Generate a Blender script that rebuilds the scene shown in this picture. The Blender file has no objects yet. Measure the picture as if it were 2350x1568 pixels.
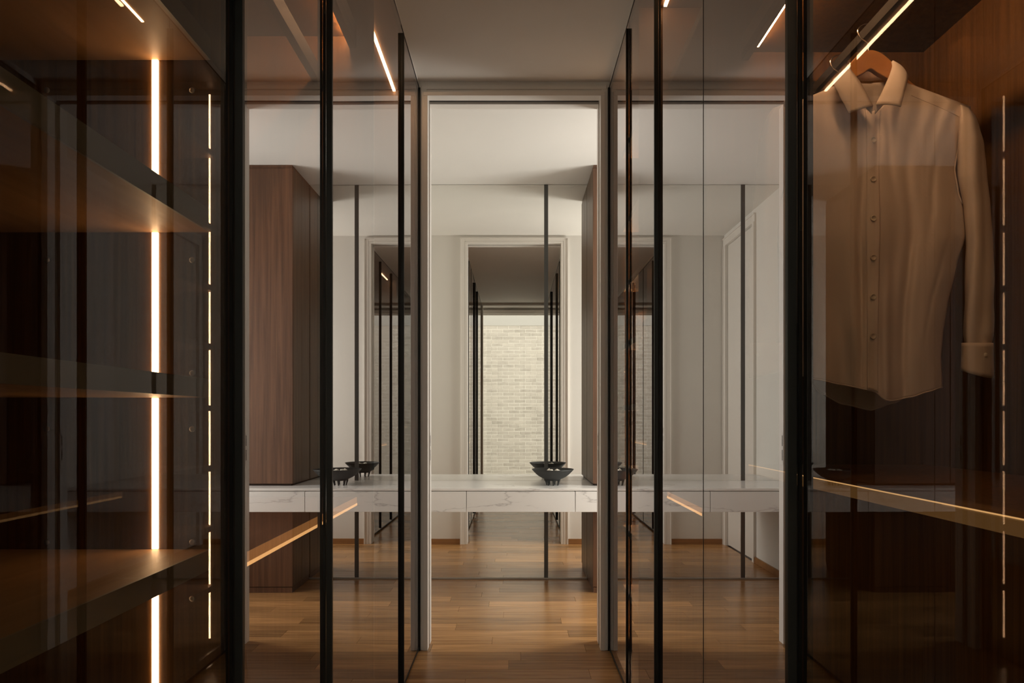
import bpy, bmesh, math, random
from mathutils import Vector, Matrix
random.seed(7)
S = bpy.context.scene
C = S.collection
# ------------------------------------------------------------------ camera
F = 1567.0                    # focal length in pixels of the 2350 x 1568 frame
VX, VY, CH = 1180.0, 960.0, 1.175
cam = bpy.data.cameras.new('camera'); cam.sensor_width = 36.0; cam.lens = 36.0 * F / 2350
cam.shift_x = -(VX - 1175) / 2350; cam.shift_y = (VY - 784) / 2350
cam.clip_start = 0.02
co = bpy.data.objects.new('camera', cam); C.objects.link(co)
co.location = (0, 0, CH); co.rotation_euler = (math.pi / 2, 0, 0)
S.camera = co
# ------------------------------------------------------------------ world, daylight, exposure
W = bpy.data.worlds.new('world'); S.world = W; W.use_nodes = True
bgn = W.node_tree.nodes['Background']; bgn.inputs[0].default_value = (1.0, 0.95, 0.87, 1); bgn.inputs[1].default_value = 2.25
def area(name, loc, rot, sx, sy, power, col):
    l = bpy.data.lights.new(name, 'AREA'); l.shape = 'RECTANGLE'; l.size = sx; l.size_y = sy
    l.energy = power; l.color = col
    o = bpy.data.objects.new(name, l); C.objects.link(o); o.location = loc; o.rotation_euler = rot
    return o
# daylight falling through the vestibule window in the right-hand wall
area('window_daylight', (1.90, 3.98, 1.5), (0, math.pi / 2, 0), 2.0, 0.76, 54, (1.0, 0.955, 0.90))
S.view_settings.view_transform = 'Standard'; S.view_settings.look = 'None'
S.view_settings.exposure = 0.0; S.view_settings.gamma = 1.0; S.view_settings.use_curve_mapping = False
S.cycles.transparent_max_bounces = 32; S.cycles.max_bounces = 16; S.cycles.glossy_bounces = 10; S.cycles.diffuse_bounces = 5
# ------------------------------------------------------------------ materials
def mat(name, col=(.5, .5, .5), rough=.5, metal=0.0, spec=.5, coat=0.0):
    m = bpy.data.materials.new(name); m.use_nodes = True
    b = m.node_tree.nodes['Principled BSDF']
    b.inputs['Base Color'].default_value = (*col, 1); b.inputs['Roughness'].default_value = rough
    b.inputs['Metallic'].default_value = metal; b.inputs['Specular IOR Level'].default_value = spec
    b.inputs['Coat Weight'].default_value = coat
    return m
def nd(m, t, **k):
    n = m.node_tree.nodes.new(t)
    for a, v in k.items(): setattr(n, a, v)
    return n
def lk(m, a, b): m.node_tree.links.new(a, b)
def ramp(m, stops):
    r = nd(m, 'ShaderNodeValToRGB'); e = r.color_ramp.elements
    while len(e) < len(stops): e.new(0.5)
    for i, (p, c) in enumerate(stops): e[i].position = p; e[i].color = (*c, 1)
    return r
def wood(name, dark, light, scale, rough=.45, axis_scale=(1, 1, 1), per_object=False, bump=.08, spec=.5):
    m = mat(name, light, rough, spec=spec); b = m.node_tree.nodes['Principled BSDF']
    tc = nd(m, 'ShaderNodeTexCoord'); mp = nd(m, 'ShaderNodeMapping')
    mp.inputs['Scale'].default_value = [scale * a for a in axis_scale]
    geo = nd(m, 'ShaderNodeNewGeometry')
    if per_object:
        oi = nd(m, 'ShaderNodeObjectInfo'); ad = nd(m, 'ShaderNodeVectorMath', operation='MULTIPLY_ADD')
        cb = nd(m, 'ShaderNodeCombineXYZ')
        for i in range(3): lk(m, oi.outputs['Random'], cb.inputs[i])
        ad.inputs[1].default_value = (37, 51, 19); lk(m, cb.outputs[0], ad.inputs[0]); lk(m, geo.outputs['Position'], ad.inputs[2])
        lk(m, ad.outputs[0], mp.inputs['Vector'])
    else:
        lk(m, geo.outputs['Position'], mp.inputs['Vector'])
    n1 = nd(m, 'ShaderNodeTexNoise'); n1.inputs['Scale'].default_value = 1; n1.inputs['Detail'].default_value = 6
    n1.inputs['Roughness'].default_value = .62; n1.inputs['Distortion'].default_value = .4
    lk(m, mp.outputs[0], n1.inputs['Vector'])
    r = ramp(m, [(.30, dark), (.70, light)]); lk(m, n1.outputs['Fac'], r.inputs[0])
    out = r.outputs[0]
    if per_object:
        hs = nd(m, 'ShaderNodeHueSaturation'); mr = nd(m, 'ShaderNodeMapRange')
        mr.inputs['To Min'].default_value = .72; mr.inputs['To Max'].default_value = 1.28
        lk(m, oi.outputs['Random'], mr.inputs['Value']); lk(m, mr.outputs[0], hs.inputs['Value'])
        lk(m, out, hs.inputs['Color']); out = hs.outputs[0]
    lk(m, out, b.inputs['Base Color'])
    bp = nd(m, 'ShaderNodeBump'); bp.inputs['Strength'].default_value = bump; bp.inputs['Distance'].default_value = .002
    lk(m, n1.outputs['Fac'], bp.inputs['Height']); lk(m, bp.outputs[0], b.inputs['Normal'])
    return m
def plaster(name, col, rough=.7):
    m = mat(name, col, rough, spec=.25); b = m.node_tree.nodes['Principled BSDF']
    g = nd(m, 'ShaderNodeNewGeometry'); n = nd(m, 'ShaderNodeTexNoise'); n.inputs['Scale'].default_value = 3; n.inputs['Detail'].default_value = 5
    lk(m, g.outputs['Position'], n.inputs['Vector'])
    r = ramp(m, [(.2, tuple(c * .965 for c in col)), (.8, col)]); lk(m, n.outputs['Fac'], r.inputs[0]); lk(m, r.outputs[0], b.inputs['Base Color'])
    n2 = nd(m, 'ShaderNodeTexNoise'); n2.inputs['Scale'].default_value = 220; lk(m, g.outputs['Position'], n2.inputs['Vector'])
    bp = nd(m, 'ShaderNodeBump'); bp.inputs['Strength'].default_value = .03; bp.inputs['Distance'].default_value = .001
    lk(m, n2.outputs['Fac'], bp.inputs['Height']); lk(m, bp.outputs[0], b.inputs['Normal'])
    return m
def emit(name, col, s):
    m = bpy.data.materials.new(name); m.use_nodes = True; nt = m.node_tree; nt.nodes.remove(nt.nodes['Principled BSDF'])
    e = nt.nodes.new('ShaderNodeEmission'); e.inputs[0].default_value = (*col, 1); e.inputs[1].default_value = s
    nt.links.new(e.outputs[0], nt.nodes['Material Output'].inputs[0]); return m
def glass(name, tint, ior, base, refl=(1, 1, 1), rough=0.0):
    # coated architectural glass: tinted transmission + Fresnel reflection (same from either side)
    m = bpy.data.materials.new(name); m.use_nodes = True; nt = m.node_tree; nt.nodes.remove(nt.nodes['Principled BSDF'])
    t = nd(m, 'ShaderNodeBsdfTransparent'); t.inputs[0].default_value = (*tint, 1)
    g = nd(m, 'ShaderNodeBsdfGlossy'); g.inputs['Color'].default_value = (*refl, 1); g.inputs['Roughness'].default_value = rough
    geo = nd(m, 'ShaderNodeNewGeometry'); mi = nd(m, 'ShaderNodeMix'); mi.data_type = 'FLOAT'
    lk(m, geo.outputs['Backfacing'], mi.inputs[0]); mi.inputs[2].default_value = ior; mi.inputs[3].default_value = 1 / ior
    fr = nd(m, 'ShaderNodeFresnel'); lk(m, mi.outputs[0], fr.inputs['IOR'])
    mr = nd(m, 'ShaderNodeMapRange'); mr.inputs['To Min'].default_value = base; mr.inputs['To Max'].default_value = 1.0
    lk(m, fr.outputs[0], mr.inputs['Value'])
    mx = nd(m, 'ShaderNodeMixShader'); lk(m, mr.outputs[0], mx.inputs[0]); lk(m, t.outputs[0], mx.inputs[1]); lk(m, g.outputs[0], mx.inputs[2])
    lk(m, mx.outputs[0], nt.nodes['Material Output'].inputs[0]); return m
def clear(name, tint):
    m = bpy.data.materials.new(name); m.use_nodes = True; nt = m.node_tree; nt.nodes.remove(nt.nodes['Principled BSDF'])
    t = nd(m, 'ShaderNodeBsdfTransparent'); t.inputs[0].default_value = (*tint, 1)
    lk(m, t.outputs[0], nt.nodes['Material Output'].inputs[0]); return m
def marble(name):
    m = mat(name, (.72, .70, .67), .22, spec=.4); b = m.node_tree.nodes['Principled BSDF']
    g = nd(m, 'ShaderNodeNewGeometry'); mp = nd(m, 'ShaderNodeMapping'); mp.inputs['Scale'].default_value = (.9, 1.6, 4.2)
    mp.inputs['Rotation'].default_value = (0, .10, 0)
    lk(m, g.outputs['Position'], mp.inputs['Vector'])
    n = nd(m, 'ShaderNodeTexNoise'); n.inputs['Scale'].default_value = 1.15; n.inputs['Detail'].default_value = 7; n.inputs['Roughness'].default_value = .52
    lk(m, mp.outputs[0], n.inputs['Vector'])
    s = nd(m, 'ShaderNodeMath', operation='SUBTRACT'); s.inputs[1].default_value = .5; lk(m, n.outputs['Fac'], s.inputs[0])
    a = nd(m, 'ShaderNodeMath', operation='ABSOLUTE'); lk(m, s.outputs[0], a.inputs[0])
    r = ramp(m, [(0.0, (.52, .50, .49)), (.0025, (.68, .66, .64)), (.010, (.80, .785, .765)), (.3, (.84, .825, .80))])
    lk(m, a.outputs[0], r.inputs[0]); lk(m, r.outputs[0], b.inputs['Base Color']); return m
M = {}
M['white'] = plaster('warm_white_paint', (.81, .785, .745))
M['trim'] = mat('satin_white_trim', (.80, .76, .71), .38)
M['black'] = mat('black_anodised_metal', (.012, .013, .012), .42, .3, .4)
M['track'] = mat('dark_track', (.05, .045, .04), .6)
M['carcass'] = wood('dark_walnut_veneer', (.046, .018, .004), (.150, .070, .018), 1, .5, (85, 85, 1.8), spec=.3)
M['shelf'] = wood('lit_oak_laminate', (.26, .145, .066), (.34, .195, .092), 1, .5, (40, 2.0, 40), spec=.3)
M['edge'] = mat('taupe_edge_band', (.20, .17, .13), .5)
M['cab'] = wood('walnut_cabinet_veneer', (.062, .027, .013), (.165, .078, .040), 1, .42, (46, 46, 1.3))
M['cabside'] = wood('walnut_side_veneer', (.085, .052, .031), (.155, .098, .06), 1, .4, (34, 34, 1.6))
M['floor'] = wood('teak_floor_boards', (.27, .130, .046), (.54, .29, .115), 1, .24, (2.4, 46, 46), per_object=True, bump=.05)
M['base'] = wood('teak_skirting', (.26, .12, .045), (.40, .20, .08), 1, .35, (2, 30, 30))
M['rail'] = mat('dark_bronze_rail', (.014, .011, .009), .7, .0, .2)
M['gapm'] = mat('dark_joint', (.03, .016, .008), .8)
M['marble'] = marble('white_veined_marble')
M['mirror'] = mat('silver_mirror', (.90, .90, .87), 0.0, 1.0)
M['channel'] = mat('brushed_aluminium_channel', (.42, .39, .34), .4, .6)
M['strip'] = mat('mirror_joint_strip', (.075, .075, .070), .35, .2)
M['glass_far'] = glass('coated_grey_glass', (.64, .59, .53), 1.5, .43, (.95, .93, .94))
M['glass_near'] = glass('tinted_clear_glass', (.64, .60, .53), 1.47, .0, (.95, .95, .95))
M['glass_in'] = clear('glass_back_face', (.92, .90, .87))
M['win_glass'] = glass('window_glass', (.95, .96, .95), 1.45, .0)
M['led'] = emit('warm_led', (1.0, .64, .37), 64.0)
M['led_rail'] = emit('warm_led_over_rail', (1.0, .60, .33), 74.0)
M['led_top'] = emit('warm_led_under_top', (1.0, .60, .33), 170.0)
M['led_shelf'] = emit('warm_led_in_shelves', (1.0, .64, .36), 24.0)
M['led_low'] = emit('warm_led_thin', (1.0, .62, .33), 9.0)
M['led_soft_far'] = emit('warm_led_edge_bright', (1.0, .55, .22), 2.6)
M['edge_glow_far'] = emit('painted_edge_glow_bright', (1.0, .42, .12), .62)  # light on the shelf front painted as emission, stronger behind coated glass
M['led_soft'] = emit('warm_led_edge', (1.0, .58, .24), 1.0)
M['edge_glow'] = emit('painted_edge_glow', (1.0, .50, .17), .12)  # light on the shelf front painted as a weak emission
M['screw'] = mat('dull_steel', (.35, .33, .30), .35, 1.0)
M['wire'] = mat('polished_steel_wire', (.65, .60, .54), .22, 1.0)
M['hanger'] = wood('honey_beech', (.36, .15, .045), (.50, .24, .08), 1, .35, (6, 30, 30))
M['cloth'] = mat('cream_cotton', (.64, .55, .49), .8, spec=.2)
_b = M['cloth'].node_tree.nodes['Principled BSDF']; _g = nd(M['cloth'], 'ShaderNodeNewGeometry')
_n = nd(M['cloth'], 'ShaderNodeTexNoise'); _n.inputs['Scale'].default_value = 16; _n.inputs['Detail'].default_value = 3; _n.inputs['Distortion'].default_value = .8
_p = nd(M['cloth'], 'ShaderNodeBump'); _p.inputs['Strength'].default_value = .35; _p.inputs['Distance'].default_value = .004
lk(M['cloth'], _g.outputs['Position'], _n.inputs['Vector']); lk(M['cloth'], _n.outputs['Fac'], _p.inputs['Height']); lk(M['cloth'], _p.outputs[0], _b.inputs['Normal'])
M['button'] = mat('shell_button', (.62, .56, .47), .25)
M['bowl'] = mat('matt_black_ceramic', (.030, .031, .030), .5, spec=.4)
M['petal'] = mat('ivory_petals', (.80, .76, .66), .7)
M['mortar'] = plaster('pale_mortar', (.74, .70, .63), .9)
M['yard'] = plaster('yard_render', (.55, .53, .49), .9)
M['ground'] = plaster('pale_paving', (.45, .43, .39), .9)
def brickmat():
    m = mat('washed_grey_brick', (.4, .38, .33), .9, spec=.2); b = m.node_tree.nodes['Principled BSDF']
    oi = nd(m, 'ShaderNodeObjectInfo'); g = nd(m, 'ShaderNodeNewGeometry'); n = nd(m, 'ShaderNodeTexNoise')
    mp = nd(m, 'ShaderNodeMapping'); mp.inputs['Scale'].default_value = (9, 9, 26); lk(m, g.outputs['Position'], mp.inputs['Vector'])
    n.inputs['Scale'].default_value = 1; n.inputs['Detail'].default_value = 4; lk(m, mp.outputs[0], n.inputs['Vector'])
    ad = nd(m, 'ShaderNodeMath', operation='MULTIPLY_ADD'); ad.inputs[1].default_value = .40; lk(m, oi.outputs['Random'], ad.inputs[0])
    ml = nd(m, 'ShaderNodeMath', operation='MULTIPLY'); ml.inputs[1].default_value = .75; lk(m, n.outputs['Fac'], ml.inputs[0]); lk(m, ml.outputs[0], ad.inputs[2])
    r = ramp(m, [(.20, (.42, .385, .33)), (.5, (.55, .505, .445)), (.85, (.63, .58, .51))])
    lk(m, ad.outputs[0], r.inputs[0]); lk(m, r.outputs[0], b.inputs['Base Color']); return m
M['brick'] = brickmat()
# ------------------------------------------------------------------ helpers
def bx(bm, x0, x1, y0, y1, z0, z1):
    x0, x1 = min(x0, x1), max(x0, x1)
    v = [bm.verts.new(p) for p in ((x0, y0, z0), (x1, y0, z0), (x1, y1, z0), (x0, y1, z0), (x0, y0, z1), (x1, y0, z1), (x1, y1, z1), (x0, y1, z1))]
    return [bm.faces.new([v[i] for i in f]) for f in ((0, 3, 2, 1), (4, 5, 6, 7), (0, 1, 5, 4), (1, 2, 6, 5), (2, 3, 7, 6), (3, 0, 4, 7))]
def link(name, me, m, parent=None, smooth=False):
    for k in (m if isinstance(m, (list, tuple)) else [m]): me.materials.append(k)
    if smooth:
        for p in me.polygons: p.use_smooth = True
    o = bpy.data.objects.new(name, me); C.objects.link(o)
    if parent is not None:
        o.parent = parent; o.matrix_parent_inverse = Matrix.Translation(-wloc(parent))
    return o
def wloc(o):
    p = Vector(o.location) if o.type == 'EMPTY' else Vector((0, 0, 0))
    return p
def obj(name, bm, m, parent=None, smooth=False, bevel=0.0):
    me = bpy.data.meshes.new(name); bm.normal_update(); bm.to_mesh(me); bm.free()
    o = link(name, me, m, parent, smooth)
    if bevel:
        md = o.modifiers.new('bevel', 'BEVEL'); md.width = bevel; md.segments = 2; md.limit_method = 'ANGLE'
    return o
def boxo(name, b, m, parent=None, bevel=0.0):
    bm = bmesh.new()
    for q in (b if isinstance(b, list) else [b]): bx(bm, *q)
    return obj(name, bm, m, parent, bevel=bevel)
def empty(name, loc, label, cat, group=None):
    o = bpy.data.objects.new(name, None); C.objects.link(o); o.location = loc; o.empty_display_size = .1
    o['label'] = label; o['category'] = cat
    if group: o['group'] = group
    return o
def tag(o, label, cat, group=None):
    o['label'] = label; o['category'] = cat
    if group: o['group'] = group
    return o
def st(o, label, cat='wall', kind='structure'):
    o['kind'] = kind; o['label'] = label; o['category'] = cat; return o
def tube(bm, pts, r, n=10):
    pts = [Vector(p) for p in pts]; rings = []; up = Vector((0, 1, .01))
    for i, p in enumerate(pts):
        d = (pts[min(i + 1, len(pts) - 1)] - pts[max(i - 1, 0)]).normalized()
        a = d.cross(up).normalized(); b = d.cross(a).normalized()
        rings.append([bm.verts.new(p + r * (math.cos(t) * a + math.sin(t) * b)) for t in [2 * math.pi * k / n for k in range(n)]])
    for A, B in zip(rings, rings[1:]):
        for k in range(n): bm.faces.new((A[k], A[(k + 1) % n], B[(k + 1) % n], B[k]))
    bm.faces.new(rings[0][::-1]); bm.faces.new(rings[-1])
def spline(pts, n):
    # Catmull-Rom through the points
    P = [Vector(p) for p in pts]; out = []
    for i in range(len(P) - 1):
        p0, p1, p2, p3 = P[max(i - 1, 0)], P[i], P[i + 1], P[min(i + 2, len(P) - 1)]
        for k in range(n):
            t = k / n
            out.append(.5 * ((2 * p1) + (p2 - p0) * t + (2 * p0 - 5 * p1 + 4 * p2 - p3) * t * t + (3 * p1 - p0 - 3 * p2 + p3) * t ** 3))
    out.append(P[-1]); return out
def interp(tab, t):
    if t <= tab[0][0]: return tab[0][1]
    for (a, va), (b, vb) in zip(tab, tab[1:]):
        if t <= b:
            s = (t - a) / (b - a); s = s * s * (3 - 2 * s) * .5 + s * .5
            return va + (vb - va) * s
    return tab[-1][1]
# ------------------------------------------------------------------ setting
YW0, YW1, YM = 3.46, 3.59, 4.98      # doorway wall (two faces) and mirror face
CE = 2.88                            # ceiling
GX = .48                             # glass face of the wardrobes
XL, XR = -1.0, 1.6                   # vestibule side walls
OH, OT = .437, 2.805                 # doorway half width, head height
st(boxo('ceiling', (-1.3, 1.75, -.72, 5.12, CE, CE + .1), M['white']), 'warm white painted ceiling over corridor and vestibule', 'ceiling')
fl = st(boxo('floor', (-1.3, 1.75, -.72, 5.12, -.06, -.014), M['gapm']), 'warm teak strip floor of narrow boards laid crosswise', 'floor')
pm = bpy.data.meshes.new('floor_board'); bm = bmesh.new(); bx(bm, 0, 1, 0, 1, -.012, 0)
bm.to_mesh(pm); bm.free(); pm.materials.append(M['floor'])
def plank(x0, x1, y0, y1):
    o = bpy.data.objects.new('floor_board', pm); C.objects.link(o); o.parent = fl
    o.location = (x0 + .0006, y0 + .0006, random.uniform(-.0006, 0)); o.scale = (x1 - x0 - .0012, y1 - y0 - .0012, 1)
PW = .118; y = -.70
while y < 5.0:
    lo, hi = (-.52, .52) if y + PW <= YW0 else (XL, XR)
    if y < -.2: lo, hi = -.95, .95
    x = lo - random.uniform(0.0, .7)
    while x < hi - 1e-6:
        L = random.uniform(.65, 1.25); a, b = max(x, lo), min(x + L, hi)
        if hi - b < .15: b = hi
        if b - a > .02: plank(a, b, y, min(y + PW, 5.0))
        x = b if b > x else x + L
    y += PW
# walls of the vestibule
ow = bmesh.new()
bx(ow, -1.3, -OH - .02, YW0, YW1, 0, CE); bx(ow, OH + .02, 1.75, YW0, YW1, 0, CE); bx(ow, -OH - .02, OH + .02, YW0, YW1, OT + .02, CE)
st(obj('wall_front', ow, M['white']), 'white wall with the open doorway between wardrobe corridor and vestibule')
st(boxo('wall_left', [(XL - .12, XL, YW1, 3.66, 0, CE), (XL - .12, XL, 4.37, 5.0, 0, CE), (XL - .12, XL, 3.66, 4.37, 2.77, CE)], M['white']), 'white side wall of the vestibule holding a flush door')
st(boxo('wall_back', (-1.3, 1.75, 5.0, 5.1, 0, CE), M['white']), 'wall carrying the mirror panels')
WY0, WY1, WZ0, WZ1 = 3.64, 4.40, .45, 2.55
st(boxo('wall_right', [(XR, XR + .12, YW1, WY0, 0, CE), (XR, XR + .12, WY1, 5.0, 0, CE), (XR, XR + .12, WY0, WY1, 0, WZ0), (XR, XR + .12, WY0, WY1, WZ1, CE)], M['white']), 'white wall of the vestibule with a daylight window')
w = st(boxo('window_1', [(XR + .04, XR + .09, WY0, WY0 + .04, WZ0, WZ1), (XR + .04, XR + .09, WY1 - .04, WY1, WZ0, WZ1), (XR + .04, XR + .09, WY0, WY1, WZ0, WZ0 + .04), (XR + .04, XR + .09, WY0, WY1, WZ1 - .04, WZ1)], M['trim']), 'white framed window in the vestibule wall', 'window')
boxo('window_pane', (XR + .062, XR + .066, WY0 + .04, WY1 - .04, WZ0 + .04, WZ1 - .04), M['win_glass'], w)
# doorway lining with the slot of a pocket door
d = empty('door_1', (0, YW0, 0), 'open doorway with white lining, pocket door slot and stepped architrave', 'doorway'); d['kind'] = 'structure'
for s in (-1, 1):
    boxo('jamb', [(s * (OH + .022), s * OH, YW0 - .012, YW0 + .045, 0, OT - .0002), (s * (OH + .022), s * OH, YW0 + .085, YW1 + .012, 0, OT - .0002),
                  (s * (OH + .022), s * (OH + .016), YW0 + .045, YW0 + .085, 0, OT)], M['trim'], d, .0015)
    boxo('slot_lining', (s * (OH + .0155), s * (OH + .012), YW0 + .045, YW0 + .085, 0, OT), M['edge'], d)
    # vestibule architrave in two steps
    boxo('architrave', [(s * (OH + .023), s * (OH + .058), YW1, YW1 + .014, 0, OT + .0415), (s * (OH + .0582), s * (OH + .066), YW1, YW1 + .022, 0, OT + .0415)], M['trim'], d)
    pl = boxo('latch_plate', (s * (OH - .0012), s * (OH + .004), YW0 + .088, YW0 + .104, .93, 1.10), M['trim'], d)
    boxo('latch_slot', [(s * (OH - .0016), s * OH, YW0 + .092, YW0 + .100, 1.03, 1.085), (s * (OH - .0016), s * OH, YW0 + .092, YW0 + .100, .955, 1.01)], M['track'], pl)
    # corridor side architrave (between lining and wardrobe)
    boxo('corridor_architrave', (s * (OH + .006), s * (GX - .012), YW0 - .006, YW0, 0, OT + .035), M['white'], d)
boxo('head_lining', [(-OH - .022, OH + .022, YW0 - .012, YW0 + .045, OT, OT + .02), (-OH - .022, OH + .022, YW0 + .085, YW1 + .012, OT, OT + .02)], M['trim'], d, .0015)
boxo('head_track', (-OH, OH, YW0 + .045, YW0 + .085, OT + .012, OT + .02), M['track'], d)
boxo('architrave_head', [(-OH - .0225, OH + .0225, YW1, YW1 + .014, OT + .0205, OT + .0415), (-OH - .066, OH + .066, YW1, YW1 + .022, OT + .042, OT + .05)], M['trim'], d)
boxo('corridor_head_trim', (-GX + .012, GX - .012, YW0 - .006, YW0, OT + .035, OT + .055), M['white'], d, .002)
# vestibule side door
d2 = empty('door_2', (XL, 4.0, 0), 'flush white door with tall frame in the vestibule side wall', 'door'); d2['kind'] = 'structure'
boxo('door_leaf', (XL - .05, XL - .012, 3.664, 4.366, .008, 2.766), M['trim'], d2, .002)
for ya, yb in ((3.60, 3.66), (4.37, 4.43)):
    q = yb - .009 if ya > 4 else ya + .009
    boxo('architrave', [(XL, XL + (.014 if ya > 4 else .022), ya, q - .0002, 0, 2.7698), (XL, XL + (.022 if ya > 4 else .014), q, yb, 0, 2.7698)], M['trim'], d2)
boxo('architrave_head', [(XL, XL + .014, 3.60, 4.43, 2.77, 2.831), (XL, XL + .022, 3.60, 4.43, 2.8312, 2.84)], M['trim'], d2)
# skirtings
st(boxo('baseboard_front', [(XL, -OH - .068, YW1, YW1 + .012, 0, .05), (OH + .068, XR, YW1, YW1 + .012, 0, .05)], M['base'], None, .002), 'low teak skirting beside the doorway', 'skirting')
st(boxo('baseboard_left', (XL, XL + .012, 4.432, 4.975, 0, .05), M['base'], None, .002), 'low teak skirting under the white side wall', 'skirting')
# far end of the corridor, behind the camera
EY0, EY1, EH, ET = -.22, -.14, .462, 2.842
ew = bmesh.new(); bx(ew, -1.3, -EH, EY0, EY1, 0, CE); bx(ew, EH, 1.3, EY0, EY1, 0, CE); bx(ew, -EH, EH, EY0, EY1, ET, CE)
st(obj('wall_end', ew, M['white']), 'beige end wall of the corridor with an opening to the window bay')
st(boxo('wall_bay_left', (-1.0, -.9, -.66, EY0, 0, CE), M['white']), 'white side of the window bay')
st(boxo('wall_bay_right', (.9, 1.0, -.66, EY0, 0, CE), M['white']), 'white side of the window bay opposite')
st(boxo('wall_window', [(-1.3, -.80, -.72, -.66, 0, CE), (.80, 1.3, -.72, -.66, 0, CE), (-.8, .8, -.72, -.66, 2.83, CE)], M['white']), 'white wall around the tall corridor window')
w2 = st(boxo('window_2', [(-.80, -.765, -.71, -.665, 0, 2.83), (.765, .80, -.71, -.665, 0, 2.83), (-.8, .8, -.71, -.665, 2.78, 2.83), (-.8, .8, -.71, -.665, 0, .05)], M['trim']), 'tall white framed window facing the brick wall', 'window')
boxo('window_pane', (-.765, .765, -.69, -.685, .05, 2.78), M['win_glass'], w2)
boxo('blind_cassette', (-.76, .76, -.66, -.60, 2.79, 2.85), M['trim'], w2, .006)
# brick wall outside
BY = -4.6
bw = empty('wall_brick', (0, BY, -.1), 'pale washed brick wall outside the corridor window', 'wall'); bw['kind'] = 'structure'
boxo('mortar_bed', (-4.6, 4.6, BY - .2, BY - .003, -.1, 3.15), M['mortar'], bw)
boxo('white_upper_wall', (-4.6, 4.6, BY - .2, BY + .01, 3.15, 4.6), M['yard'], bw)
bmesh_b = bpy.data.meshes.new('brick'); bm = bmesh.new(); bx(bm, -.115, .115, -.05, 0, -.0325, .0325)
bmesh.ops.bevel(bm, geom=bm.edges[:], offset=.004, segments=1, affect='EDGES')
bm.to_mesh(bmesh_b); bm.free(); bmesh_b.materials.append(M['brick'])
side = bmesh.new(); cnt = 0
for r in range(43):
    z = -.04 + r * .075
    for k in range(-9, 10):
        x = k * .24 + (.12 if r % 2 else 0.0)
        if -3 <= k <= 3 and cnt < 300:
            o = bpy.data.objects.new('brick', bmesh_b); C.objects.link(o); o.parent = bw
            o.location = (x, random.uniform(-.002, .003), z + .1); cnt += 1
        else:
            bx(side, x - .115, x + .115, BY - .05, BY + random.uniform(-.002, .003), z - .0325, z + .0325)
sb = obj('outer_bricks', side, M['brick'], bw); sb['kind'] = 'stuff'
g = boxo('ground', (-4.6, 4.6, BY - .2, -.72, -.2, -.1), M['ground']); st(g, 'pale paving strip outside the window', 'paving')
st(boxo('wall_added_shade', (-2.3, -2.15, BY, -.72, -.1, 3.6), M['white']), 'added white wall that darkens the left of the brick wall')  # unseen wall, added to darken the left side of the bricks

# ------------------------------------------------------------------ mirror wall
mz0 = .012
for i, (a, b, lab) in enumerate(((XL + .002, -.722, 'narrow wall mirror panel at the vestibule side wall'), (-.694, .219, 'wide wall mirror panel behind the marble worktop, reflecting the doorway'), (.247, XR - .002, 'wall mirror panel beside and behind the walnut cabinet'))):
    tag(boxo('wall_mirror', (a, b, YM, YM + .006, mz0, CE - .003), M['mirror']), lab, 'mirror')
for x, lab in ((-.708, 'grey upright joint strip of the mirror wall nearer the side wall'), (.233, 'grey upright joint strip of the mirror wall behind the black bowl')):
    tag(boxo('mirror_joint_strip', (x - .0145, x + .0145, YM - .004, YM + .005, mz0, CE - .003), M['strip']), lab, 'strip')
tag(boxo('mirror_channel', (XL + .002, .53, YM - .006, YM + .006, 0, .012), M['channel'], None, .001), 'slim grey floor channel along the foot of the mirrors', 'trim')
# ------------------------------------------------------------------ worktop, drawers
CY, CZ = 4.42, .72
wt = boxo('marble_worktop', (XL + .001, XR - .001, CY, YM - .006, CZ - .016, CZ), M['marble'], None, .0015)
tag(wt, 'long thin white marble worktop running along the mirror wall', 'worktop')
dl = ((XL + .001, -.311, 'floating white marble drawer box at the vestibule side wall'), (-.309, .394, 'middle floating white marble drawer box under the mirror joint'), (.396, XR - .001, 'floating white marble drawer box passing in front of the walnut base cabinet'))
for a, b, lab in dl:
    r = empty('drawer_box', ((a + b) / 2, CY, .567), lab, 'drawer', 'drawer boxes under the marble worktop')
    boxo('drawer_front', (a + .0008, b - .0008, CY, CY + .018, .567, CZ - .021), M['marble'], r, .0012)
    boxo('drawer_body', (a + .003, b - .003, CY + .018, YM - .012 if b < .5 else 4.585, .569, CZ - .0165), M['trim'], r)
# ------------------------------------------------------------------ walnut cabinets
KX, KY = .53, 4.59
c = empty('wall_cabinet', (1.0, KY, CZ), 'tall walnut cabinet standing on the worktop up to the ceiling', 'cabinet')
boxo('base', (KX + .012, XR - .002, KY + .015, YM - .008, CZ, CZ + .022), M['gapm'], c)
for a, b in ((KY + .021, KY + .20), (KY + .203, YM - .007)):
    boxo('side_panel', (KX, KX + .02, a, b, CZ + .012, CE - .018), M['cabside'], c, .001)
for a, b in ((KX, 1.06), (1.064, XR - .002)):
    boxo('door', (a, b, KY, KY + .019, CZ + .014, CE - .024), M['cab'], c, .001)
boxo('cornice', (KX + .004, XR - .002, KY + .004, YM - .007, CE - .022, CE - .001), M['cab'], c)
c = empty('base_cabinet', (1.0, KY, 0), 'low walnut cabinet standing on the floor under the marble drawers', 'cabinet')
boxo('plinth', (KX + .004, XR - .002, KY + .004, YM - .008, 0, .036), M['cab'], c)
for a, b in ((KY + .021, KY + .20), (KY + .203, YM - .007)):
    boxo('side_panel', (KX, KX + .02, a, b, .04, .566), M['cabside'], c, .001)
for a, b in ((KX, 1.06), (1.064, XR - .002)):
    boxo('door', (a, b, KY, KY + .019, .04, .564), M['cab'], c, .001)
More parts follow.
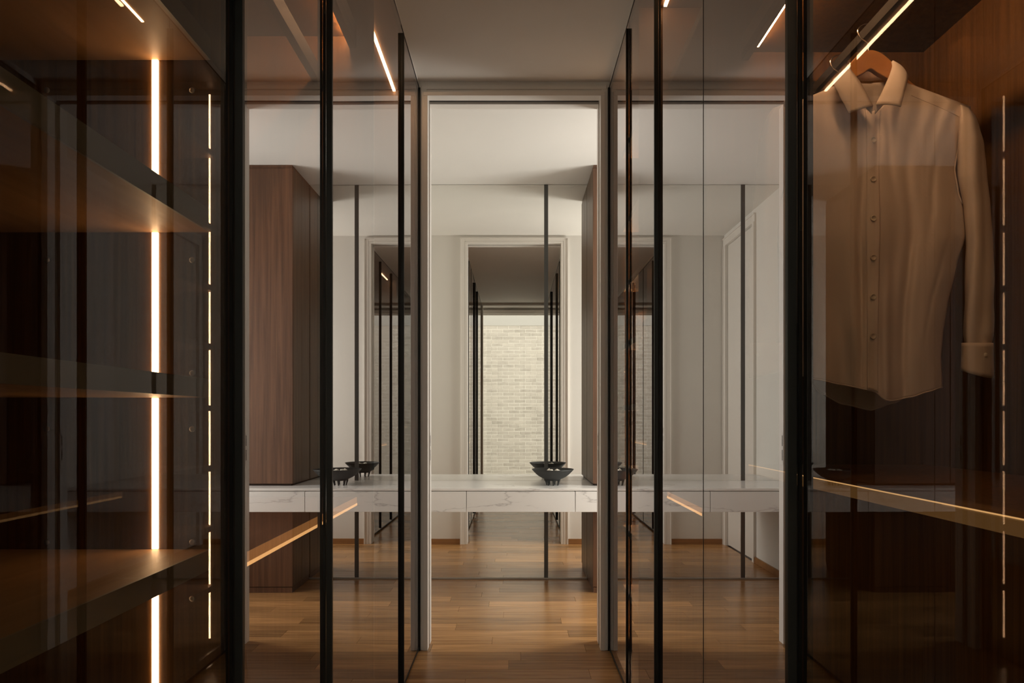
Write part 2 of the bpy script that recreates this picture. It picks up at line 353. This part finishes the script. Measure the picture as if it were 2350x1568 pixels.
# ------------------------------------------------------------------ bowl
BX, BYY = .262, 4.64
br = empty('footed_bowl', (BX, BYY, CZ), 'wide matt black ceramic bowl on small peg feet, on the marble worktop', 'bowl')
prof = [(0, .030), (.03, .030), (.044, .031), (.050, .036), (.057, .042), (.070, .048), (.090, .058), (.110, .073), (.127, .090), (.138, .102), (.143, .109), (.1405, .110), (.134, .103), (.122, .091), (.104, .077), (.084, .064), (.056, .054), (.03, .048), (0, .046)]
bm = bmesh.new(); n = 48; rings = []
for r_, z_ in prof:
    rings.append([bm.verts.new((BX + r_ * math.cos(2 * math.pi * k / n), BYY + r_ * math.sin(2 * math.pi * k / n), CZ + z_)) for k in range(n)] if r_ else [bm.verts.new((BX, BYY, CZ + z_))])
for A, B in zip(rings, rings[1:]):
    for k in range(n):
        a, b = A[k % len(A)], A[(k + 1) % len(A)]; c_, e = B[(k + 1) % len(B)], B[k % len(B)]
        f = [a] + ([b] if b is not a else []) + [c_] + ([e] if e is not c_ else [])
        bm.faces.new(f)
bmesh.ops.recalc_face_normals(bm, faces=bm.faces[:])
obj('bowl_body', bm, M['bowl'], br, True)
for k in range(7):
    a = 2 * math.pi * (k + .3) / 7; rr = .040
    bm = bmesh.new(); pts = [(.0075, .036), (.0065, .026), (.0048, .016), (.0042, .006), (.0052, .001), (.0050, 0)]
    rg = [[bm.verts.new((BX + (rr + (.008 * (1 - z_ / .04) if 0 else (z_ * .22))) * math.cos(a) + r_ * math.cos(2 * math.pi * j / 10), BYY + (rr + z_ * .22) * math.sin(a) + r_ * math.sin(2 * math.pi * j / 10), CZ + z_)) for j in range(10)] for r_, z_ in pts]
    for A, B in zip(rg, rg[1:]):
        for j in range(10): bm.faces.new((A[j], A[(j + 1) % 10], B[(j + 1) % 10], B[j]))
    bm.faces.new(rg[-1][::-1]); bmesh.ops.recalc_face_normals(bm, faces=bm.faces[:])
    obj('foot', bm, M['bowl'], br, True)
for i, (px, py) in enumerate(((-.03, -.02), (-.012, .0), (.012, -.01), (.03, .012), (.02, -.03), (-.022, .028))):
    bm = bmesh.new(); bmesh.ops.create_icosphere(bm, subdivisions=2, radius=.019)
    for v in bm.verts:
        k = 1 + .30 * math.sin(v.co.x * 310 + i) * math.cos(v.co.y * 270 + i * 2) + .15 * math.sin(v.co.z * 400)
        v.co = Vector((v.co.x * k, v.co.y * k, v.co.z * k * .85)) + Vector((BX + px, BYY + py, CZ + .082 + .009 * (i % 2)))
    t = obj('flower_head', bm, M['petal'], None, True)
    tag(t, 'small ruffled ivory flower head lying in the black bowl', 'flower', 'flower heads in the bowl')

# ------------------------------------------------------------------ wardrobes
def glass_door(parent, s, y0, y1, near, fin=None, stile=None, fin2=None, rot=0.0, zt=2.842):
    """one door: glass sheet on the corridor face, dark inner frame, long upright fin handle"""
    z0 = .02; x0, x1 = s * GX, s * (GX + .006)
    fb = bmesh.new()
    bx(fb, s * (GX + .0065), s * (GX + .022), y0 + .002, y1 - .002, zt - .012, zt)
    bx(fb, s * (GX + .0065), s * (GX + .022), y0 + .002, y1 - .002, z0, z0 + .035)
    for a, b in (stile or []): bx(fb, s * (GX + .0085), s * (GX + .014), a, b, z0 + .035, zt - .012)
    bx(fb, s * (GX + .0005), s * (GX + .0065), y0, y0 + .0022, z0, zt); bx(fb, s * (GX + .0005), s * (GX + .0065), y1 - .0022, y1, z0, zt)
    bx(fb, s * (GX - .0015), s * (GX + .006), y0, y1, zt + .0002, zt + .005); bx(fb, s * (GX - .0015), s * (GX + .006), y0, y1, z0 - .012, z0 - .0002)
    door = obj('door', fb, M['black'], parent)
    pb = bmesh.new(); fs = bx(pb, x0, x1, y0 + .0024, y1 - .0024, z0 + .001, zt - .001)
    for f in fs:
        c_ = f.calc_center_median()
        f.material_index = 0 if abs(abs(c_.x) - GX) < 1e-4 else 1
    if rot:
        ctr = Vector((x0, (y0 + y1) / 2, 0))
        bmesh.ops.rotate(pb, cent=ctr, matrix=Matrix.Rotation(rot, 3, 'Z'), verts=pb.verts[:])
    obj('glass_pane', pb, [M['glass_near' if near else 'glass_far'], M['glass_in']], door)
    for q in (fin or []):
        yy, p, th = q
        boxo('handle', [(s * (GX - p), s * (GX - .0003), yy, yy + th, .03, 2.805)], M['black'], door, .0008)
    return door
def panel(name, x0, x1, y0, y1, z0, z1, m, parent): return boxo(name, (x0, x1, y0, y1, z0, z1), M[m], parent)
def shelf(parent, s, xf, xb, y0, y1, zb, zt, m='shelf'):
    o = boxo('shelf', (s * (xf + .004), s * xb, y0, y1, zb, zt), M[m], parent)
    boxo('shelf_edge', (s * xf, s * (xf + .004), y0, y1, zb, zt), M['edge'], o); return o
def led(parent, b, m='led'): return boxo('led_or_glow_strip', b, M[m], parent)  # LED strips, and painted glow bands on shelf fronts
def unit(s, y0, y1, xb, label):
    u = empty('wardrobe_unit', (s * .8, (y0 + y1) / 2, 0), label, 'wardrobe')
    panel('back_panel', s * xb, s * (xb + .018), y0, y1, .0, 2.845, 'carcass', u)
    panel('plinth', s * (GX + .025), s * xb, y0, y1, 0, .018, 'black', u)
    panel('top_panel', s * (GX + .012), s * xb, y0, y1, 2.822, 2.845, 'carcass', u)
    return u
YS = -.138
# --- left, open shelves
xb = 1.10; s = -1
u = unit(s, YS, 1.278, xb, 'glass-fronted wardrobe of open lit shelves beside the corridor opening')
panel('side_panel', s * .50, s * xb, 1.26, 1.278, .018, 2.822, 'carcass', u)
panel('side_panel', s * .50, s * xb, YS, YS + .018, .018, 2.822, 'carcass', u)
lev = [(.018, .05), (.55, .588), (.896, .933), (1.213, 1.247), (1.518, 1.559), (1.836, 1.876), (2.32, 2.36)]
for zb, zt in lev: shelf(u, s, .56, xb, YS + .018, 1.26, zb, zt)
for (a, b), (c_, e) in zip(lev, lev[1:]):
    if e < 2: led(u, (s * .656, s * .667, 1.2565, 1.26, b + .001, c_ - .001), 'led_shelf')
led(u, (s * .6165, s * .6205, YS + .3, 1.137, 1.8345, 1.836), 'led_low')
for zc in (.842, .946, 1.155, 1.258, 1.467, 1.78):
    for xx in (.594, .862):
        bm = bmesh.new(); bmesh.ops.create_uvsphere(bm, u_segments=12, v_segments=6, radius=.0055)
        for v in bm.verts: v.co = Vector((v.co.x + s * xx, v.co.y * .45 + 1.2595, v.co.z + zc))
        obj('shelf_screw', bm, M['screw'], u, True)
glass_door(u, s, YS, .598, True)
glass_door(u, s, .60, 1.168, True, stile=[(1.150, 1.166)])
# --- left, hanging section
u = unit(s, 1.279, 2.440, xb, 'glass-fronted hanging wardrobe next to the open shelves')
panel('side_panel', s * .502, s * xb, 2.422, 2.440, .018, 2.822, 'carcass', u)
shelf(u, s, .56, xb, 1.279, 2.422, 2.53, 2.572, 'carcass')
panel('shelf_lip', s * .56, s * .585, 1.279, 2.422, 2.488, 2.53, 'black', u)
led(u, (s * .5855, s * .5915, 1.30, 2.405, 2.514, 2.53), 'led_top')
panel('hanging_rail', s * .675, s * .70, 1.279, 2.422, 2.345, 2.40, 'rail', u)
shelf(u, s, .56, xb, 1.279, 2.422, .868, .895)
led(u, (s * .556, s * .56, 1.30, 2.42, .866, .874), 'led_soft_far'); led(u, (s * .5575, s * .56, 1.30, 2.42, .874, .895), 'edge_glow_far')  # LED line below, painted glow of the lit shelf front above it
glass_door(u, s, 1.170, 1.739, False, fin=[(1.170, .0145, .010)], stile=[(1.715, 1.737)])
glass_door(u, s, 1.741, 2.335, False, fin=[(1.741, .0155, .010)], rot=-.0072)
# --- left, section at the doorway
u = unit(s, 2.441, 3.448, xb, 'glass-fronted wardrobe next to the doorway with a light line under its top')
panel('side_panel', s * .502, s * xb, 3.430, 3.448, .018, 2.822, 'carcass', u)
led(u, (s * .596, s * .608, 2.47, 3.425, 2.815, 2.822))
glass_door(u, s, 2.338, 2.885, False, rot=-.005)
glass_door(u, s, 2.887, 3.448, False, fin=[(2.887, .014, .010)])
# --- right, shirt section
s = 1; xb = 1.079
u = unit(s, YS, 1.818, xb, 'glass-fronted hanging wardrobe holding the cream shirt')
panel('side_panel', .50, xb, 1.80, 1.818, .018, 2.822, 'carcass', u)
panel('side_panel', .50, xb, YS, YS + .018, .018, 2.822, 'carcass', u)
shelf(u, s, .60, xb, YS + .018, 1.80, 2.140, 2.18, 'carcass')
panel('shelf_lip', .60, .617, YS + .018, 1.80, 2.118, 2.140, 'black', u)
led(u, (.6175, .6235, .15, 1.74, 2.121, 2.140), 'led_rail')
panel('hanging_rail', .772, .784, YS + .018, 1.80, 2.015, 2.037, 'rail', u)
rb = panel('rail_bracket', .752, .806, 1.792, 1.80, 1.985, 2.06, 'black', u)
for zc in (2.0, 2.048):
    bm = bmesh.new(); bmesh.ops.create_uvsphere(bm, u_segments=10, v_segments=6, radius=.005)
    for v in bm.verts: v.co = Vector((v.co.x + .765, v.co.y * .4 + 1.7915, v.co.z + zc))
    obj('bracket_screw', bm, M['screw'], rb, True)
shelf(u, s, .617, xb, YS + .018, 1.80, 1.030, 1.053, 'carcass')
led(u, (.6138, .617, YS + .03, 1.79, 1.0516, 1.0531), 'led_soft'); led(u, (.6145, .617, YS + .03, 1.79, 1.030, 1.0516), 'edge_glow')  # LED line on top, painted glow of the lit front under it
led(u, (.66, .666, YS + .2, 1.74, 1.027, 1.030), 'led_shelf')
glass_door(u, s, YS, .578, True)
glass_door(u, s, .580, 1.155, True, stile=[(1.128, 1.153)])
glass_door(u, s, 1.157, 1.731, False, fin=[(1.157, .0165, .012)])
# --- right, middle section
u = unit(s, 1.819, 2.758, xb, 'glass-fronted wardrobe between shirt section and shoe shelves')
panel('side_panel', .502, xb, 2.740, 2.758, .018, 2.822, 'carcass', u)
shelf(u, s, .617, xb, 1.819, 2.740, 2.50, 2.53, 'carcass')
led(u, (.596, .608, 1.86, 2.72, 2.815, 2.822))
shelf(u, s, .617, xb, 1.819, 2.740, .857, .880)
led(u, (.613, .617, 1.83, 2.74, .855, .863), 'led_soft_far'); led(u, (.6145, .617, 1.83, 2.74, .863, .880), 'edge_glow_far')  # LED line, then the lit shelf front painted as a glowing band
glass_door(u, s, 1.734, 2.267, False)
glass_door(u, s, 2.269, 2.852, False, fin=[(2.269, .014, .010)])
# --- right, shoe shelves at the doorway
u = unit(s, 2.759, 3.448, xb, 'glass-fronted wardrobe of many close shelves next to the doorway')
panel('side_panel', .502, xb, 3.430, 3.448, .018, 2.822, 'carcass', u)
sh = [2.495, 2.124, 1.823, 1.531, 1.225, .924, .625, .326]
for zc in sh: shelf(u, s, .545, xb, 2.759, 3.430, zc - .014, zc + .014)
ed = [2.815] + sh + [.055]
for a, b in zip(ed, ed[1:]): led(u, (.5655, .5725, 3.426, 3.430, b + .015, a - .015))
glass_door(u, s, 2.854, 3.448, False, fin=[(2.854, .0125, .010)])
for s, nm in ((-1, 'trim_1'), (1, 'trim_2')):
    st(boxo('trim_3' if s < 0 else 'trim_4', (s * (GX - .006), s * (GX + .02), 3.4485, YW0 - .0065, 0, 2.846), M['black']), 'black upright end profile of the wardrobe glass at the doorway wall', 'trim')
    st(boxo(nm, (s * (GX + .004), s * 1.10, YS, YW0 - .012, 2.8455, CE), M['white']), 'white filler between wardrobe top and ceiling', 'trim')

# ------------------------------------------------------------------ shirt and hangers
DS = 1.5; K = DS / F
def P(px, py, y=0.0):      # a point of the shirt, y metres behind (+) or before (-) its middle plane
    k = (DS + y) / F
    return Vector(((px - VX) * k, DS + y, CH + (VY - py) * k))
CX = 2003.0
XRT = [(140, 2228), (245, 2228), (290, 2210), (335, 2199), (390, 2191), (440, 2199), (485, 2213), (540, 2217), (605, 2197), (704, 2174), (768, 2164), (822, 2160), (889, 2163), (960, 2163)]
def xr(py): return interp(XRT, py)
def xl(py): return 2 * CX - interp(XRT, py) - 8
def top_f(u):      # front top edge (shoulder seam + neckline), u in 0..1
    x = -1 + 2 * u; a = abs(x)
    sh_ = 245 - (1 - a) * 85 if x > 0 else 258 - (1 - a) * 95
    if a < .32: return 256 - (a / .32) ** 1.6 * (256 - (245 - .68 * 85))
    return sh_
def top_b(u):
    x = -1 + 2 * u; a = abs(x)
    if a < .32: return 181 + (1 - (a / .32) ** 2) * 9 if x > 0 else 186 + (1 - (a / .32) ** 2) * 6
    return top_f(u)
def hem_f(u):
    return interp([(0, 862), (.12, 872), (.30, 884), (.52, 898), (.60, 918), (.64, 921), (.78, 912), (.90, 900), (1, 889)], u)
def hem_b(u):
    return interp([(0, 850), (.15, 905), (.30, 928), (.50, 942), (.66, 926), (.80, 900), (.92, 870), (1, 845)], u)
def fold(u, v):
    a = min(1.0, .12 + v * 1.1)
    w = u + .035 * math.sin(2.3 * v + 1) + .012 * math.sin(9 * v + 4 * u)
    f = .0095 * a * math.sin(2 * math.pi * (2.35 * w + .08)) + .0042 * a * math.sin(2 * math.pi * (5.3 * w - .18 * v + .3)) * (.4 + .6 * math.sin(3 * v + 5 * u) ** 2)
    f += .0030 * math.sin(2 * math.pi * (10.3 * u + .6 * v)) * math.exp(-((v - .07) / .08) ** 2)
    f += .0022 * math.sin(2 * math.pi * (3.2 * v + 1.7 * u)) * (1 - abs(2 * u - 1)) * a
    def crease(u0, du, wd, v0, vd, h): return h * math.exp(-((u - u0 - du * (v - v0)) / wd) ** 2) * math.exp(-((v - v0) / vd) ** 2)
    f += crease(.72, .02, .030, .62, .34, -.016) + crease(.44, -.03, .022, .60, .40, -.013) + crease(.53, .02, .020, .10, .10, -.012)
    f += crease(.60, .16, .018, .14, .14, -.006) + crease(.86, -.35, .020, .30, .12, -.006) + crease(.40, -.22, .016, .12, .10, -.005)
    f += crease(.61, .05, .022, .80, .25, .008) + crease(.90, -.12, .014, .62, .18, -.005)
    return f
def bulge(u, v):
    x = 2 * u - 1
    d_ = .058 * (1 - math.exp(-v * 7)) + .010
    return d_ * math.sqrt(max(0.0, 1 - abs(x) ** 2.6))
def front(u, v):
    z = top_f(u) + (hem_f(u) - top_f(u)) * v; px = xl(z) + (xr(z) - xl(z)) * u
    e = min(1.0, 6 * min(u, 1 - u))
    return P(px, z, -bulge(u, v) - fold(u, v) * e - .012 * math.exp(-((u - .5) / .16) ** 2) * math.exp(-(v / .05) ** 2))
def back(u, v):
    z = top_b(u) + (hem_b(u) - top_b(u)) * v; px = xl(z) + (xr(z) - xl(z)) * u
    e = min(1.0, 6 * min(u, 1 - u))
    return P(px, z, bulge(u, v) * .75 + fold(1 - u, v) * e * .6 + .004)
def grid(fn, nu, nv, bm=None, u0=0, u1=1, v0=0, v1=1):
    bm = bm or bmesh.new()
    R = [[bm.verts.new(fn(u0 + (u1 - u0) * i / nu, v0 + (v1 - v0) * j / nv)) for i in range(nu + 1)] for j in range(nv + 1)]
    for j in range(nv):
        for i in range(nu): bm.faces.new((R[j][i], R[j][i + 1], R[j + 1][i + 1], R[j + 1][i]))
    return bm
def solid(o, t, sub=0):
    md = o.modifiers.new('thickness', 'SOLIDIFY'); md.thickness = t; md.offset = 0
    if sub: m2 = o.modifiers.new('smooth', 'SUBSURF'); m2.levels = sub; m2.render_levels = sub
    return o
sx = empty('dress_shirt', P(CX, 940), 'cream long-sleeved button-up shirt with spread collar hanging on a wooden hanger', 'shirt')
bf = solid(obj('front_panel', grid(front, 110, 110), M['cloth'], sx, True), .0012)
solid(obj('back_panel', grid(back, 80, 80), M['cloth'], sx, True), .0012)
# placket
def plack(u, v):
    uu = .470 + .075 * u; p = front(uu, v); e = .0022 + .0012 * math.exp(-((u - 0.04) / .05) ** 2)
    return p + Vector((0, -e, 0))
pk = solid(obj('placket', grid(plack, 8, 110, v0=.004, v1=.997), M['cloth'], sx, True), .0022)
for i, v_ in enumerate((.105, .245, .385, .525, .665, .805)):
    p = front(.507, v_) + Vector((0, -.0052, 0))
    bm = bmesh.new(); n = 20; rg = []
    for r_, h_ in ((0, .0002), (.0040, .0002), (.0046, -.0010), (.0058, -.0012), (.0064, -.0004), (.0064, .0016)):
        rg.append([bm.verts.new(p + Vector((r_ * math.cos(2 * math.pi * k / n), h_, r_ * math.sin(2 * math.pi * k / n)))) for k in range(n)] if r_ else [bm.verts.new(p + Vector((0, h_, 0)))])
    for A, B in zip(rg, rg[1:]):
        for k in range(n):
            if len(A) == 1: bm.faces.new((A[0], B[k], B[(k + 1) % n]))
            else: bm.faces.new((A[k], A[(k + 1) % n], B[(k + 1) % n], B[k]))
    bmesh.ops.recalc_face_normals(bm, faces=bm.faces[:])
    obj('button', bm, M['button'], sx, True)
def seam(name, pts, r):
    bm = bmesh.new(); tube(bm, pts, r, 6); obj(name, bm, M['cloth'], sx, True)
seam('hem_seam', [front(i / 60, .999) for i in range(61)], .0016)
seam('back_hem_seam', [back(i / 60, .999) for i in range(61)], .0016)
seam('yoke_seam', [front(.70 + .28 * i / 20, .035 + .012 * i / 20) + Vector((0, -.0008, 0)) for i in range(21)], .0010)
for uu in (.003, .997):
    seam('armhole_seam', [front(uu, .008 + .34 * i / 30) + Vector((0, -.001, 0)) for i in range(31)], .0019)
# collar: fold line and outer edge of the turned-down leaf
inn = spline([P(2003, 244, -.070), P(1976, 193, -.058), P(1950, 156, -.030), P(1962, 150, .015), P(1998, 150, .038), P(2038, 147, .015), P(2049, 141, -.028), P(2042, 172, -.056), P(2010, 241, -.071)], 6)
out = spline([P(1948, 260, -.086), P(1927, 219, -.078), P(1912, 187, -.048), P(1928, 180, .030), P(1998, 182, .062), P(2070, 174, .030), P(2083, 174, -.046), P(2077, 205, -.078), P(2067, 245, -.088)], 6)
nk = spline([P(2000, 262, -.064), P(1962, 220, -.052), P(1942, 190, -.030), P(1956, 184, .018), P(1998, 186, .046), P(2042, 180, .018), P(2056, 178, -.028), P(2050, 212, -.052), P(2008, 262, -.066)], 6)
def loft(A, B, n, lift=0.0):
    bm = bmesh.new()
    R = [[bm.verts.new(a.lerp(b, j / n) + Vector((0, -lift * math.sin(math.pi * j / n), 0))) for a, b in zip(A, B)] for j in range(n + 1)]
    for j in range(n):
        for i in range(len(A) - 1): bm.faces.new((R[j][i], R[j][i + 1], R[j + 1][i + 1], R[j + 1][i]))
    return bm
cl = solid(obj('collar', loft(inn, out, 5, .006), M['cloth'], sx, True), .0024)
solid(obj('collar_stand', loft(inn, nk, 4), M['cloth'], sx, True), .0018)
# sleeves
SL = [(244, 2214, 12, .016), (262, 2220, 19, .028), (285, 2222, 24, .036), (330, 2226, 31, .042), (400, 2229, 34, .044), (480, 2241, 31, .040), (560, 2247, 31, .036), (650, 2247, 35, .033), (720, 2246, 34, .030), (770, 2244, 34, .030), (789, 2243, 31, .028)]
for sgn in (1, -1):
    bm = bmesh.new(); n = 40; rg = []
    rows = 56
    for j in range(rows + 1):
        py = 244 + (789 - 244) * j / rows
        cx_ = interp([(a[0], a[1]) for a in SL], py); hw = interp([(a[0], a[2]) for a in SL], py); hy = interp([(a[0], a[3]) for a in SL], py)
        ring = []
        for k in range(n):
            t = 2 * math.pi * k / n; fv = (py - 252) / 537
            w_ = 1 + .10 * math.sin(3 * t + 2.2 * fv) * fv + .06 * math.sin(5 * t + 6 * fv) + .05 * math.sin(22 * fv + 2 * t) * math.exp(-((fv - .9) / .15) ** 2)
            px = cx_ + hw * w_ * math.cos(t); px = px if sgn > 0 else 2 * CX - 6 - px
            tilt = 5 * math.cos(t) * math.exp(-((py - 252) / 40) ** 2)
            ring.append(bm.verts.new(P(px, py + tilt, hy * w_ * math.sin(t))))
        rg.append(ring)
    for A, B in zip(rg, rg[1:]):
        for k in range(n): bm.faces.new((A[k], A[(k + 1) % n], B[(k + 1) % n], B[k]))
    bm.faces.new(rg[0]); bmesh.ops.recalc_face_normals(bm, faces=bm.faces[:])
    sl = obj('sleeve', bm, M['cloth'], sx, True)
    bm = bmesh.new(); rg = []
    for j in range(9):
        f = j / 8; ring = []
        for k in range(n):
            t = 2 * math.pi * k / n
            px = 2243 + (35.5 + 1.5 * f) * math.cos(t); px = px if sgn > 0 else 2 * CX - 6 - px
            py = 787 + f * (72 + 9 * math.cos(t) - 3 * math.sin(t))
            ring.append(bm.verts.new(P(px, py, (.031 + .002 * f) * math.sin(t))))
        rg.append(ring)
    for A, B in zip(rg, rg[1:]):
        for k in range(n): bm.faces.new((A[k], A[(k + 1) % n], B[(k + 1) % n], B[k]))
    cf = solid(obj('cuff', bm, M['cloth'], sl, True), .0026)
    bm = bmesh.new(); bmesh.ops.create_uvsphere(bm, u_segments=12, v_segments=6, radius=.005)
    q = P(2262 if sgn > 0 else 2 * CX - 6 - 2262, 815, -.0295)
    for v in bm.verts: v.co = Vector((v.co.x, v.co.y * .35, v.co.z)) + q
    obj('cuff_button', bm, M['button'], sl, True)
def hanger(dy, label, name='clothes_hanger'):
    h = empty(name, P(1995, 268) + Vector((0, dy, 0)), label, 'hanger', 'hangers on the rail')
    topc = spline([P(1802, 266), P(1860, 232), P(1905, 200), P(1946, 152), P(1968, 128), P(1995, 118), P(2022, 127), P(2049, 151), P(2090, 194), P(2140, 222), P(2200, 254)], 6)
    botc = spline([P(1802, 280), P(1850, 254), P(1905, 215), P(1964, 179), P(1978, 171), P(1995, 161), P(2012, 171), P(2031, 182), P(2090, 214), P(2145, 244), P(2200, 268)], 6)
    bm = bmesh.new(); o_ = Vector((0, dy, 0)); n = len(topc); th = .007
    A = [[bm.verts.new(p + o_ + Vector((0, y_, 0))) for p in cur] for cur in (topc, botc) for y_ in (-th, th)]
    for i in range(n - 1):
        for a, b in ((0, 2), (3, 1), (1, 0), (2, 3)): bm.faces.new((A[a][i], A[a][i + 1], A[b][i + 1], A[b][i]))
    for i in (0, n - 1): bm.faces.new((A[0][i], A[1][i], A[3][i], A[2][i]))
    bmesh.ops.recalc_face_normals(bm, faces=bm.faces[:])
    obj('hanger_arm', bm, M['hanger'], h, False, .002)
    bm = bmesh.new()
    hp = spline([P(1993, 124), P(1992, 102), P(1986, 94), P(1975, 87), P(1969, 76), P(1970, 66), P(1977, 58), P(1988, 54.5), P(1999, 56), P(2007, 64), P(2010, 74)], 5)
    tube(bm, [p + o_ for p in hp], .0016, 8)
    obj('hook', bm, M['wire'], h, True)
    return h
hanger(0, 'honey-coloured wooden hanger inside the cream shirt')
hanger(.13, 'empty wooden hanger on the rail behind the cream shirt')
